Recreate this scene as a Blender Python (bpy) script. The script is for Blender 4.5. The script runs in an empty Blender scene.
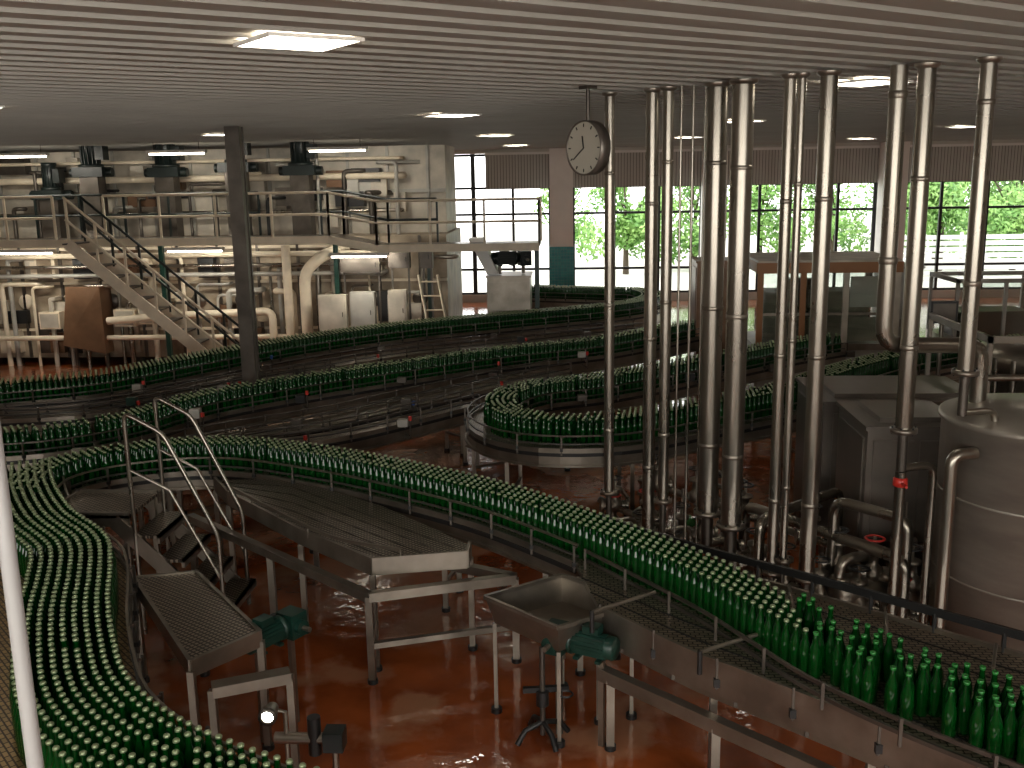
import bpy, math, random
import numpy as np
from mathutils import Matrix, Vector
random.seed(7); rng=np.random.default_rng(5)
sc=bpy.context.scene
try:
    sc.view_settings.view_transform='Standard'; sc.view_settings.look='None'
except Exception: pass
# ---------------- image pixels projected to world coordinates at an assumed height or depth
F=1000;E=4.3
R=(Matrix.Rotation(math.radians(3.6),3,'Z')@Matrix.Rotation(math.radians(90-11.9),3,'X')@Matrix.Rotation(math.radians(-1.0),3,'Z'))
def dd(u,v): return R@Vector(((u-512)/F,(384-v)/F,-1))
def Z(u,v,z):
    w=dd(u,v);t=(z-E)/w.z;return (w.x*t,w.y*t)
def Y(u,v,y):
    w=dd(u,v);t=y/w.y;return (w.x*t,E+w.z*t)
def ZZ(z,*p): return [Z(u,v,z) for u,v in p]
# ---------------- materials
def mat(name,col,rough=.5,metal=0,var=0,scale=4,bump=0,col2=None,emis=0,spec=None,stretch=None,bscale=None):
    m=bpy.data.materials.new(name); m.use_nodes=True; nt=m.node_tree; b=nt.nodes['Principled BSDF']
    b.inputs['Base Color'].default_value=(*col,1); b.inputs['Roughness'].default_value=rough; b.inputs['Metallic'].default_value=metal
    if spec is not None: b.inputs['Specular IOR Level'].default_value=spec
    if emis: b.inputs['Emission Color'].default_value=(*col,1); b.inputs['Emission Strength'].default_value=emis
    if var or col2:
        tc=nt.nodes.new('ShaderNodeTexCoord'); n=nt.nodes.new('ShaderNodeTexNoise'); n.inputs['Scale'].default_value=scale; n.inputs['Detail'].default_value=5
        src=tc.outputs['Object']
        if stretch:
            mp=nt.nodes.new('ShaderNodeMapping'); mp.inputs['Scale'].default_value=stretch; nt.links.new(src,mp.inputs[0]); src=mp.outputs[0]
        nt.links.new(src,n.inputs['Vector'])
        r=nt.nodes.new('ShaderNodeValToRGB'); r.color_ramp.elements[0].position=.35; r.color_ramp.elements[1].position=.68
        c2=col2 if col2 else tuple(c*(1-var) for c in col)
        r.color_ramp.elements[0].color=(*c2,1); r.color_ramp.elements[1].color=(*col,1)
        nt.links.new(n.outputs['Fac'],r.inputs[0]); nt.links.new(r.outputs[0],b.inputs['Base Color'])
        mr=nt.nodes.new('ShaderNodeMapRange'); mr.inputs[3].default_value=rough*.75; mr.inputs[4].default_value=min(1,rough*1.3)
        nt.links.new(n.outputs['Fac'],mr.inputs[0]); nt.links.new(mr.outputs[0],b.inputs['Roughness'])
        if bump:
            bp=nt.nodes.new('ShaderNodeBump'); bp.inputs['Strength'].default_value=bump; bp.inputs['Distance'].default_value=.02
            nt.links.new(n.outputs['Fac'],bp.inputs['Height']); nt.links.new(bp.outputs[0],b.inputs['Normal'])
    return m
def brickmat(name,c1,c2,mortar,scale,bw,rh,ms,rough,metal,off=.5,axes=None,bump=.4):
    m=bpy.data.materials.new(name); m.use_nodes=True; nt=m.node_tree; b=nt.nodes['Principled BSDF']
    tc=nt.nodes.new('ShaderNodeTexCoord'); br=nt.nodes.new('ShaderNodeTexBrick'); src=tc.outputs['Object']
    if axes:
        mp=nt.nodes.new('ShaderNodeMapping'); mp.inputs['Rotation'].default_value=axes; nt.links.new(src,mp.inputs[0]); src=mp.outputs[0]
    nt.links.new(src,br.inputs['Vector'])
    br.inputs['Color1'].default_value=(*c1,1); br.inputs['Color2'].default_value=(*c2,1); br.inputs['Mortar'].default_value=(*mortar,1)
    br.inputs['Scale'].default_value=scale; br.inputs['Brick Width'].default_value=bw; br.inputs['Row Height'].default_value=rh; br.inputs['Mortar Size'].default_value=ms
    br.offset=off
    nt.links.new(br.outputs['Color'],b.inputs['Base Color']); b.inputs['Roughness'].default_value=rough; b.inputs['Metallic'].default_value=metal
    bp=nt.nodes.new('ShaderNodeBump'); bp.inputs['Strength'].default_value=bump; bp.inputs['Distance'].default_value=.01; bp.invert=True
    nt.links.new(br.outputs['Fac'],bp.inputs['Height']); nt.links.new(bp.outputs[0],b.inputs['Normal'])
    return m
STEEL=mat('brushed_steel',(.36,.32,.265),.34,.85,.4,3)
PIPE=mat('pipe_steel',(.38,.345,.29),.27,.95,.3,2,stretch=(1,1,.4))
DSTEEL=mat('dark_steel',(.15,.13,.11),.4,.75,.4,3)
TANK=mat('tank_steel',(.42,.385,.33),.38,.65,.25,2,stretch=(1,1,4))
CABS=mat('cabinet_steel',(.23,.20,.17),.36,.6,.35,2)
BLACK=mat('black_rubber',(.012,.012,.012),.45)
CREAM=mat('cream_paint',(.84,.73,.56),.5,0,.2,3)
BEIGE=mat('grimy_beige_enamel',(.46,.38,.28),.5,.05,0,1.6,col2=(.17,.125,.08),bump=.1)
PALE=mat('pale_enamel',(.64,.58,.48),.5,.05,.4,2)
GREYBEI=mat('grey_panel',(.48,.46,.41),.45,.15,.35,2)
MOTG=mat('motor_green_paint',(.008,.042,.03),.35,0,.3,6)
MOTK=mat('motor_dark_paint',(.006,.012,.011),.4,0,.3,6)
RED=mat('red_plastic',(.5,.03,.02),.4)
BLUE=mat('blue_plastic',(.03,.08,.3),.4)
ORANGE=mat('brown_orange_frame',(.30,.13,.045),.45)
WHITE=mat('white_paint',(.84,.82,.78),.5,0,.08,2)
POSTW=mat('grey_white_paint',(.34,.33,.32),.45)
WALLM=mat('plaster_wall',(.65,.62,.55),.8,0,.12,1.5)
TEAL=brickmat('teal_tiles',(.03,.24,.28),(.05,.34,.36),(.3,.35,.35),5,.5,.5,.01,.2,0,off=0,axes=(math.pi/2,0,0))
CHAIN=brickmat('slat_chain',(.38,.32,.24),(.25,.21,.16),(.03,.025,.02),14,.9,.5,.07,.3,.75)
CHAINT=brickmat('tan_chain',(.50,.34,.16),(.34,.24,.12),(.06,.04,.02),14,.9,.5,.08,.35,.5,axes=(0,0,.8))
GRATE=brickmat('perforated_tray',(.42,.36,.28),(.33,.28,.22),(.05,.04,.03),13,.5,.5,.10,.28,.7,off=0,axes=(0,0,.6))
BLIND=brickmat('corrugated_blind',(.52,.51,.47),(.46,.45,.41),(.13,.13,.12),6,.6,40,.06,.6,0,off=0,axes=(math.pi/2,0,0),bump=.8)
MULL=mat('window_frame_black',(.02,.02,.022),.4)
GLASSG=mat('green_bottle_glass',(.0015,.042,.005),.09,0,0,spec=.45)
CAP=mat('crown_cap',(.33,.40,.23),.3,.5)
RIMG=mat('bottle_mouth_green',(.03,.20,.04),.15)
LIGHTM=mat('lamp_diffuser',(1,.92,.78),.5,emis=15)
LAMP2=mat('sensor_lamp',(1,.98,.9),.5,emis=25)
FACE=mat('clock_face',(.46,.43,.35),.4)
LEAF=mat('foliage',(.34,.55,.16),.6,0,0,1.5,col2=(.10,.26,.05))
BARK=mat('bark',(.08,.06,.04),.9)
GRASS=mat('pale_gravel',(.62,.62,.56),.9,0,.2,2)
FENCE=mat('fence_white',(.75,.76,.74),.6)
PLAST=mat('guide_plastic',(.05,.045,.04),.35)
CONC=mat('brown_enamel',(.22,.12,.065),.35,.3,.4,2)
def glass_mat():
    m=bpy.data.materials.new('safety_glass'); m.use_nodes=True; nt=m.node_tree; nt.nodes.clear()
    o=nt.nodes.new('ShaderNodeOutputMaterial'); mx=nt.nodes.new('ShaderNodeMixShader'); t=nt.nodes.new('ShaderNodeBsdfTransparent'); g=nt.nodes.new('ShaderNodeBsdfGlossy'); g.inputs['Roughness'].default_value=.05
    mx.inputs[0].default_value=.2; t.inputs[0].default_value=(.88,.92,.9,1); nt.links.new(t.outputs[0],mx.inputs[1]); nt.links.new(g.outputs[0],mx.inputs[2]); nt.links.new(mx.outputs[0],o.inputs[0]); return m
GLS=glass_mat()
def floor_mat():
    m=bpy.data.materials.new('wet_red_floor'); m.use_nodes=True; nt=m.node_tree; b=nt.nodes['Principled BSDF']
    tc=nt.nodes.new('ShaderNodeTexCoord')
    def noise(s,d=6):
        n=nt.nodes.new('ShaderNodeTexNoise'); n.inputs['Scale'].default_value=s; n.inputs['Detail'].default_value=d; nt.links.new(tc.outputs['Object'],n.inputs['Vector']); return n
    def ramp(n,p0,c0,p1,c1):
        r=nt.nodes.new('ShaderNodeValToRGB'); e=r.color_ramp.elements; e[0].position=p0;e[0].color=(*c0,1);e[1].position=p1;e[1].color=(*c1,1); nt.links.new(n.outputs['Fac'],r.inputs[0]); return r
    n1=noise(1.2); r1=ramp(n1,.3,(.17,.036,.010),.7,(.42,.105,.028))
    n2=noise(1.1,9); r2=ramp(n2,.52,(0,0,0),.60,(.8,.8,.8))
    mx=nt.nodes.new('ShaderNodeMix'); mx.data_type='RGBA'
    nt.links.new(r2.outputs[0],mx.inputs[0]); nt.links.new(r1.outputs[0],mx.inputs[6]); mx.inputs[7].default_value=(.42,.20,.11,1)
    nt.links.new(mx.outputs[2],b.inputs['Base Color'])
    n3=noise(2.2,4); r3=ramp(n3,.44,(.03,.03,.03),.64,(.26,.26,.26)); nt.links.new(r3.outputs[0],b.inputs['Roughness'])
    n4=noise(6,3); bp=nt.nodes.new('ShaderNodeBump'); bp.inputs['Strength'].default_value=.3; bp.inputs['Distance'].default_value=.02
    nt.links.new(n4.outputs['Fac'],bp.inputs['Height']); nt.links.new(bp.outputs[0],b.inputs['Normal'])
    b.inputs['Coat Weight'].default_value=.8; b.inputs['Coat Roughness'].default_value=.05; nt.links.new(bp.outputs[0],b.inputs['Coat Normal'])
    return m
FLOOR=floor_mat()
CEIL=mat('ceiling_slat_paint',(.40,.375,.325),.5,0,.12,.7)
# ---------------- mesh builder
class MB:
    def __init__(s): s.v=[];s.f=[];s.m=[];s.mats=[];s.sm=[]
    def mi(s,m):
        if m not in s.mats: s.mats.append(m)
        return s.mats.index(m)
    def add(s,vs,fs,m,smooth=False):
        o=len(s.v); s.v+= [tuple(x) for x in vs]; k=s.mi(m)
        for f in fs: s.f.append([i+o for i in f]); s.m.append(k); s.sm.append(smooth)
    def box(s,x0,x1,y0,y1,z0,z1,m):
        s.add([(x0,y0,z0),(x1,y0,z0),(x1,y1,z0),(x0,y1,z0),(x0,y0,z1),(x1,y0,z1),(x1,y1,z1),(x0,y1,z1)],[(0,3,2,1),(4,5,6,7),(0,1,5,4),(1,2,6,5),(2,3,7,6),(3,0,4,7)],m)
    def obox(s,c,d,m,a=0,tilt=0,bev=0):
        M=Matrix.Rotation(a,3,'Z')@Matrix.Rotation(tilt,3,'Y'); vs=[]
        for sz in (-1,1):
            for sx,sy in ((-1,-1),(1,-1),(1,1),(-1,1)):
                vs.append(Vector(c)+M@Vector((sx*d[0]/2,sy*d[1]/2,sz*d[2]/2)))
        s.add(vs,[(0,3,2,1),(4,5,6,7),(0,1,5,4),(1,2,6,5),(2,3,7,6),(3,0,4,7)],m)
    def beam(s,p0,p1,w,h,m):
        p0=Vector(p0);p1=Vector(p1);d=(p1-p0).normalized(); up=Vector((0,0,1))
        if abs(d.z)>.95: up=Vector((0,1,0))
        n=d.cross(up).normalized(); u=n.cross(d).normalized(); vs=[]
        for p in (p0,p1):
            for a,b in ((-1,-1),(1,-1),(1,1),(-1,1)): vs.append(p+n*a*w/2+u*b*h/2)
        s.add(vs,[(0,3,2,1),(4,5,6,7),(0,1,5,4),(1,2,6,5),(2,3,7,6),(3,0,4,7)],m)
    def cyl(s,p0,p1,r,m,n=12,r2=None):
        p0=Vector(p0);p1=Vector(p1); r2=r if r2 is None else r2
        d=(p1-p0).normalized(); a=d.orthogonal().normalized(); b=d.cross(a); vs=[]
        for p,rr in ((p0,r),(p1,r2)):
            for i in range(n):
                t=2*math.pi*i/n; vs.append(p+(a*math.cos(t)+b*math.sin(t))*rr)
        s.add(vs,[(i,(i+1)%n,(i+1)%n+n,i+n) for i in range(n)],m,True)
        s.add(vs[:n],[tuple(range(n))[::-1]],m); s.add(vs[n:],[tuple(range(n))],m)
    def tube(s,pts,r,m,n=8,bend=0):
        pts=[Vector(p) for p in pts]
        if bend:
            q=[pts[0]]
            for i in range(1,len(pts)-1):
                a=(pts[i-1]-pts[i]);c=(pts[i+1]-pts[i]); k=min(bend,a.length*.45,c.length*.45); a=pts[i]+a.normalized()*k; c=pts[i]+c.normalized()*k
                for t in (0,.25,.5,.75,1): q.append(a*(1-t)**2+pts[i]*2*t*(1-t)+c*t*t)
            q.append(pts[-1]); pts=q
        vs=[];N=len(pts); a=None
        for i,p in enumerate(pts):
            d=((pts[min(i+1,N-1)]-pts[max(i-1,0)])).normalized()
            if a is None: a=d.orthogonal().normalized()
            a=(a-d*a.dot(d)).normalized(); b=d.cross(a)
            for j in range(n):
                t=2*math.pi*j/n; vs.append(p+(a*math.cos(t)+b*math.sin(t))*r)
        fs=[(i*n+j,i*n+(j+1)%n,(i+1)*n+(j+1)%n,(i+1)*n+j) for i in range(N-1) for j in range(n)]
        s.add(vs,fs,m,True); s.add(vs[:n],[tuple(range(n))[::-1]],m); s.add(vs[-n:],[tuple(range(n))],m)
    def prism(s,poly,z0,z1,m,mside=None):
        n=len(poly); vs=[(x,y,z0) for x,y in poly]+[(x,y,z1) for x,y in poly]
        s.add(vs,[tuple(range(n))[::-1],tuple(range(n,2*n))],m); s.add(vs,[(i,(i+1)%n,(i+1)%n+n,i+n) for i in range(n)],mside or m)
    def lathe(s,c,prof,m,n=24,axis='Z'):
        vs=[]
        for r,z in prof:
            for i in range(n):
                t=2*math.pi*i/n; p=(r*math.cos(t),r*math.sin(t),z)
                if axis=='Y': p=(p[0],p[2],p[1])
                if axis=='X': p=(p[2],p[0],p[1])
                vs.append((c[0]+p[0],c[1]+p[1],c[2]+p[2]))
        K=len(prof)
        s.add(vs,[(k*n+i,k*n+(i+1)%n,(k+1)*n+(i+1)%n,(k+1)*n+i) for k in range(K-1) for i in range(n)],m,True)
    def sweep(s,P,prof,m,smooth=False):
        k=len(prof); vs=[]; N=len(P); nr=normals(P)
        for i in range(N):
            for o,z in prof: vs.append((P[i][0]+nr[i][0]*o,P[i][1]+nr[i][1]*o,z))
        fs=[(i*k+j,i*k+(j+1)%k,(i+1)*k+(j+1)%k,(i+1)*k+j) for i in range(N-1) for j in range(k)]
        fs+= [tuple(range(k))[::-1],tuple(range((N-1)*k,N*k))]
        s.add(vs,fs,m,smooth)
    def done(s,name):
        me=bpy.data.meshes.new(name); me.from_pydata(s.v,[],s.f); 
        for m in s.mats: me.materials.append(m)
        me.polygons.foreach_set('material_index',s.m); me.polygons.foreach_set('use_smooth',s.sm); me.update()
        ob=bpy.data.objects.new(name,me); sc.collection.objects.link(ob); return ob
def normals(P):
    out=[];N=len(P)
    for i in range(N):
        a=P[max(i-1,0)];b=P[min(i+1,N-1)]; dx=b[0]-a[0];dy=b[1]-a[1];l=math.hypot(dx,dy) or 1; out.append((-dy/l,dx/l))
    return out
def resample(P,step):
    P=[np.array(p,float) for p in P]; L=[0]
    for i in range(1,len(P)): L.append(L[-1]+np.linalg.norm(P[i]-P[i-1]))
    n=max(2,int(L[-1]/step)); A=np.array(P); Ls=np.linspace(0,L[-1],n+1) if step>.1 else np.arange(0,L[-1],step)
    return [(float(np.interp(t,L,A[:,0])),float(np.interp(t,L,A[:,1]))) for t in Ls]
def cr(pts,step=.2):
    p=[pts[0]]+list(pts)+[pts[-1]]; o=[]
    for i in range(1,len(p)-2):
        for k in range(12):
            t=k/12; a,b,c,d=p[i-1],p[i],p[i+1],p[i+2]
            o.append(tuple(.5*((2*b[j])+(-a[j]+c[j])*t+(2*a[j]-5*b[j]+4*c[j]-d[j])*t*t+(-a[j]+3*b[j]-3*c[j]+d[j])*t**3) for j in (0,1)))
    o.append(tuple(pts[-1])); return resample(o,step)
def offs(P,o):
    n=normals(P); return [(P[i][0]+n[i][0]*o,P[i][1]+n[i][1]*o) for i in range(len(P))]
def lerp2(a,c,t): return (a[0]+(c[0]-a[0])*t,a[1]+(c[1]-a[1])*t)
ZB=1.02
def leg(b,x,y,z,m=None,r=.025):
    m=m or STEEL
    b.box(x-r,x+r,y-r,y+r,.03,z,m); b.cyl((x,y,0),(x,y,.04),.045,BLACK,10)
def conveyor(name,pts,oR,oL,z=ZB,belt=None,legs=2.0,side=.18,step=.2,railR=True,railL=True,smooth=True,far=False,gad=0):
    P=cr(pts,step) if smooth else resample(pts,step); b=MB(); belt=belt or CHAIN; FR=DSTEEL if far else STEEL
    b.sweep(P,[(oR,z-.04),(oL,z-.04),(oL,z),(oR,z)],belt)
    for o,sg in ((oR,-1),(oL,1)):
        b.sweep(P,[(o,z-side),(o+sg*.025,z-side),(o+sg*.025,z+.03),(o,z+.03)][::sg],STEEL)
        b.sweep(P,[(o+sg*.025,z-side),(o+sg*.055,z-side),(o+sg*.055,z-side+.03),(o+sg*.025,z-side+.03)][::sg],STEEL)
        b.sweep(P,[(o+sg*.025,z-.07),(o+sg*.04,z-.07),(o+sg*.04,z-.03),(o+sg*.025,z-.03)][::sg],BLACK)
    for o,sg,on in ((oR,-1,railR),(oL,1,railL)):
        if not on: continue
        for h in (.07,.17):
            b.sweep(P,[(o-.008,z+h),(o+.012,z+h),(o+.012,z+h+.018),(o-.008,z+h+.018)],FR if h>.1 else PLAST)
        Q=resample(offs(P,o+sg*.05),.55)
        C=resample(offs(P,o+sg*.01),.55)
        for q,c in zip(Q,C):
            b.box(q[0]-.01,q[0]+.01,q[1]-.01,q[1]+.01,z-.05,z+.19,DSTEEL); b.beam((q[0],q[1],z+.17),(c[0],c[1],z+.17),.015,.015,DSTEEL)
            b.obox((q[0],q[1],z+.02),(.035,.035,.035),BLACK)
    if gad:
        for q in resample(offs(P,oR-.13),gad):
            k=random.random(); h=z+random.uniform(-.18,.1)
            b.box(q[0]-.07,q[0]+.07,q[1]-.04,q[1]+.06,h,h+random.uniform(.08,.14),random.choice([BLACK,GREYBEI,MOTG,DSTEEL,DSTEEL]))
            b.beam((q[0],q[1]+.02,h+.04),(q[0],q[1]+.16,z-.05),.02,.02,DSTEEL)
            if k<.3: b.cyl((q[0]+.1,q[1],z+.1),(q[0]+.1,q[1],z+.16),.025,random.choice([RED,RED,BLUE]),10); b.cyl((q[0]+.1,q[1],z-.15),(q[0]+.1,q[1],z+.1),.012,DSTEEL,6); b.beam((q[0]+.1,q[1],z-.13),(q[0],q[1]+.12,z-.1),.02,.02,DSTEEL)
    if legs:
        A=resample(offs(P,oR+.02),legs);B=resample(offs(P,oL-.02),legs)
        for a,c in zip(A,B):
            leg(b,a[0],a[1],z-.1);leg(b,c[0],c[1],z-.1)
            for h in (.3,z-.25): b.beam((a[0],a[1],h),(c[0],c[1],h),.035,.035,STEEL)
    return b.done(name)
BS=1.28
PROF=[(.027,0),(.031,.006),(.031,.145),(.0265,.17),(.016,.20),(.0128,.225),(.0128,.243)]
PROFCAP=[(.0128,.243),(.0150,.243),(.0150,.252),(.011,.257),(.0001,.257)]
PROFOPEN=[(.0128,.243),(.0145,.243),(.0145,.257),(.0095,.258),(.009,.235),(.0001,.235)]
def bottle_mesh(name,pts,z=ZB,n=8,capped=True):
    pts=np.array(pts); top=PROFCAP if capped else PROFOPEN
    prof=np.array(PROF+top)*BS; K=len(prof); nb=len(PROF)
    th=np.arange(n)*2*np.pi/n
    vx=(prof[:,0:1]*np.cos(th)).ravel(); vy=(prof[:,0:1]*np.sin(th)).ravel(); vz=np.repeat(prof[:,1],n)
    base=np.stack([vx,vy,vz],1); fs=[];mi=[]
    for k in range(K-1):
        if k==nb-1: continue
        for i in range(n):
            fs.append((k*n+i,k*n+(i+1)%n,(k+1)*n+(i+1)%n,(k+1)*n+i)); mi.append(0 if k<nb-1 else 1)
    fs=np.array(fs);N=len(pts)
    V=base[None]+np.stack([pts[:,0],pts[:,1],np.full(N,z)],1)[:,None,:]
    V=V.reshape(-1,3); Fa=(fs[None]+(np.arange(N)*len(base))[:,None,None]).reshape(-1,4)
    me=bpy.data.meshes.new(name); me.vertices.add(len(V)); me.vertices.foreach_set('co',V.ravel().astype(np.float32))
    me.loops.add(Fa.size); me.loops.foreach_set('vertex_index',Fa.ravel().astype(np.int32))
    me.polygons.add(len(Fa)); me.polygons.foreach_set('loop_start',np.arange(0,Fa.size,4,dtype=np.int32))
    me.polygons.foreach_set('material_index',np.tile(mi,N).astype(np.int32)); me.polygons.foreach_set('use_smooth',np.ones(len(Fa),bool))
    me.materials.append(GLASSG); me.materials.append(CAP if capped else RIMG)
    me.update(calc_edges=True); me.validate()
    ob=bpy.data.objects.new(name,me); sc.collection.objects.link(ob); return ob
def rows(pts,oR,oL,drop=.01,jit=.002,test=None):
    P=cr(pts,.2); out=[]; k=0; o=oR+.044; st=.0655*BS
    while o<=oL-.038:
        Q=resample(offs(P,o),st); n=len(Q); 
        for i,q in enumerate(Q):
            if random.random()>drop and (test is None or test(q)): 
                sh=st/2*(k%2); j=min(i+1,n-1); dx=Q[j][0]-q[0];dy=Q[j][1]-q[1];l=math.hypot(dx,dy) or 1
                out.append((q[0]+dx/l*sh+random.uniform(-jit,jit),q[1]+dy/l*sh+random.uniform(-jit,jit)))
        o+=.0575*BS; k+=1
    grid={};res=[]; cs=.08; md=.056*BS
    for p in out:
        c=(int(p[0]//cs),int(p[1]//cs)); ok=True
        for i in (-1,0,1):
            for j in (-1,0,1):
                for q in grid.get((c[0]+i,c[1]+j),()):
                    if (p[0]-q[0])**2+(p[1]-q[1])**2<md**2: ok=False
        if ok: grid.setdefault(c,[]).append(p); res.append(p)
    return res
# ---------------- room
CH=5.1; XL,XR,YB,YF=-14.5,17.0,-3.0,34.0
b=MB(); b.box(XL,XR,YB,YF,-.2,0,FLOOR); b.done('floor')
SA=math.radians(90-52.4); sd=(math.cos(SA),math.sin(SA)); sn=(-sd[1],sd[0])
def clip(poly):
    for ax,val,keep in ((0,XL,1),(0,XR,-1),(1,YB,1),(1,YF,-1)):
        out=[]
        for i in range(len(poly)):
            a=poly[i];c=poly[(i+1)%len(poly)]; ia=(a[ax]-val)*keep>=0; ic=(c[ax]-val)*keep>=0
            if ia: out.append(a)
            if ia!=ic:
                t=(val-a[ax])/(c[ax]-a[ax]); out.append((a[0]+(c[0]-a[0])*t,a[1]+(c[1]-a[1])*t))
        poly=out
        if len(poly)<3: return None
    return poly
b=MB(); b.box(XL,XR,YB,YF,CH+.07,CH+.3,BLACK)
o=-16.0; PITCH=.34
while o<40:
    for a0,a1,z0,z1 in ((o,o+PITCH-.03,CH,CH+.04),(o,o+.03,CH-.02,CH)):
        q=clip([(sd[0]*s+sn[0]*p,sd[1]*s+sn[1]*p) for s,p in ((-40,a0),(60,a0),(60,a1),(-40,a1))])
        if q: b.prism(q,z0,z1,CEIL)
    o+=PITCH
b.done('ceiling')
b=MB(); b.box(XL-.2,XL,YB,YF,0,CH,WALLM); b.done('wall_left')
b=MB(); b.box(XR,XR+.2,YB,YF,0,CH,WALLM); b.done('wall_right')
b=MB()
b.box(XL,-6,YF,YF+.25,0,CH,WALLM); b.box(16.4,XR,YF,YF+.25,0,CH,WALLM)
b.box(-6,16.4,YF,YF+.25,0,.25,WALLM); b.box(-6,16.4,YF,YF+.25,4.95,CH,WALLM)
for x in (-.37,4.6,10.3): b.box(x-.3,x+.3,YF,YF+.25,.25,4.95,WALLM)
b.done('wall_back')
b=MB()
b.box(XL,-8,YB-.2,YB,0,CH,WALLM);b.box(9,XR,YB-.2,YB,0,CH,WALLM);b.box(-8,9,YB-.2,YB,0,2.2,WALLM);b.box(-8,9,YB-.2,YB,4.9,CH,WALLM); b.done('wall_front')
wins=[(-6,-.67),(-.07,4.3),(4.9,10.0),(10.6,16.4)]
for i,(x0,x1) in enumerate(wins):
    b=MB(); n=max(2,round((x1-x0)/1.3))
    for k in range(n+1):
        x=x0+(x1-x0)*k/n; w=.045 if k%2 else .07; x=min(max(x,x0+w),x1-w); b.box(x-w,x+w,YF+.04,YF+.14,.25,4.95,MULL)
    for z in (.28,1.1,2.95,3.82,4.9): b.box(x0,x1,YF+.05,YF+.13,z-.04,z+.04,MULL)
    b.done('window_%d'%(i+1))
    b=MB(); bx0=x0 if i else -2.9
    b.box(bx0,x1,YF-.08,YF-.03,3.8,4.93,BLIND); b.box(bx0,x1,YF-.12,YF-.02,4.9,4.98,WHITE); b.done('window_blind')
b=MB()
for k in range(9):
    x=-8+17*k/8; x=min(max(x,-7.95),8.95); b.box(x-.05,x+.05,YB-.15,YB-.05,2.2,4.9,MULL)
for z in (2.25,3.6,4.85): b.box(-8,9,YB-.15,YB-.05,z-.05,z+.05,MULL)
b.done('window_5')  # unseen window added behind the camera, opening for the rear fill
for x in (-.37,4.6,10.3):
    b=MB(); b.box(x-.38,x+.38,YF-.75,YF-.15,0,CH-.03,WHITE)
    if x<1: b.box(x-.40,x+.40,YF-.77,YF-.13,0,1.9,TEAL)
    b.done('white_column')
b=MB(); xc=Y(243,260,15.5)[0]; b.box(xc-.11,xc+.11,15.38,15.42,0,CH-.03,DSTEEL); b.box(xc-.11,xc+.11,15.58,15.62,0,CH-.03,DSTEEL); b.box(xc-.09,xc+.09,15.42,15.58,0,CH-.03,CABS); b.box(xc-.2,xc+.2,15.3,15.7,0,.04,DSTEEL); b.done('steel_column')
for (u0,ys) in ((-6.3,(2.5,10.5,18.2)),(-1.6,(-1.6,6.05,13.7,21.3,29)),(2.75,(1.7,9.9,17.1,24.8)),(8.0,(6,13.7,21.5,29)),(12.7,(9.4,17.1,24.8))):
    for yy in ys:
        b=MB(); s=.27; 
        def rot(x0,x1,y0,y1,z0,z1,m):
            b.prism([(u0+sd[0]*p+sn[0]*q,yy+sd[1]*p+sn[1]*q) for p,q in ((x0,y0),(x1,y0),(x1,y1),(x0,y1))],z0,z1,m)
        rot(-s,s,-s,s,CH-.035,CH-.025,LIGHTM)
        for q in ((-s-.02,-s,-s-.02,s+.02),(s,s+.02,-s-.02,s+.02),(-s,s,-s-.02,-s),(-s,s,s,s+.02)): rot(*q,CH-.04,CH-.02,WHITE)
        b.done('ceiling_light_panel')
# ---------------- exterior
b=MB(); b.box(-40,50,YF+.3,90,-.3,-.1,GRASS); b.done('gravel_yard')
def tree(x,y,h,r,n):
    b=MB(); b.cyl((x,y,-.1),(x,y,h*.6),.14,BARK,8,.07)
    for k in range(7):
        a=random.uniform(0,6.28); b.cyl((x,y,h*random.uniform(.3,.6)),(x+math.cos(a)*r*.6,y+math.sin(a)*r*.6,h*random.uniform(.6,.95)),.05,BARK,6,.02)
    cl=[(x+random.gauss(0,r*.45),y+random.gauss(0,r*.45),h*random.uniform(.2,1),r*random.uniform(.3,.5)) for _ in range(16)]
    for k in range(n):
        c=random.choice(cl); v=Vector((random.gauss(0,1),random.gauss(0,1),random.gauss(0,1))).normalized()*c[3]*random.uniform(.5,1)
        p=Vector(c[:3])+v; 
        if p.z<.1: continue
        a=Vector((random.gauss(0,1),random.gauss(0,1),random.gauss(0,1))).normalized()*.13; q=a.orthogonal().normalized()*.07
        b.add([p-a,p+q,p+a,p-q],[(0,1,2,3)],LEAF)
    b.done('garden_tree')
for t in ((14.6,41,4.8,2.3,6000),(18.3,43,5,2.7,5000),(16.5,47,6,3.2,5000),(2.3,44,4.8,1.9,3200),(5.5,46,4.8,2.0,3000),(8.6,47,4.8,2.0,2600),(11.6,46,5,2.2,3600),(21,50,6,3,2500),(-.5,50,4.6,1.8,1500)): tree(*t)
b=MB()
for k in range(8): b.box(12,19,38,38.04,.1+k*.22,.26+k*.22,FENCE)
for x in (12,14.3,16.6,19): b.box(x-.05,x+.05,38.05,38.12,-.1,1.9,FENCE)
b.done('slatted_fence')
# ---------------- A line
ZM=1.17
A=ZZ(ZM,(1090,762),(1024,732),(960,710),(870,674),(790,634),(700,583),(600,541),(500,505),(400,480),(330,466),(250,455),(180,455),(100,465),(45,481),(22,504))
mp=[(-5.95,10.1),(-5.5,9.3),(-4.85,8.4),(-4.22,7.75),(-3.88,7.1),(-3.62,6.5),(-3.32,5.92),(-2.95,5.32),(-2.45,4.84),(-1.9,4.5),(-1.25,4.22)]
conveyor('bottle_conveyor',A[6:],-.22,.26,legs=1.8,railR=True,gad=2.3)
back=ZZ(ZB,(545,517),(700,566),(830,602),(960,640),(1080,674)); front=ZZ(ZB,(1080,815),(960,757),(830,706),(690,652),(600,608),(575,562))
poly=back+front
b=MB(); b.prism(poly,ZB-.05,ZB-.003,CHAIN,STEEL)
P=resample(front[:-1],.2); b.sweep(P,[(.0,.8),(.03,.8),(.03,1.05),(.0,1.05)],STEEL)
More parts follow.
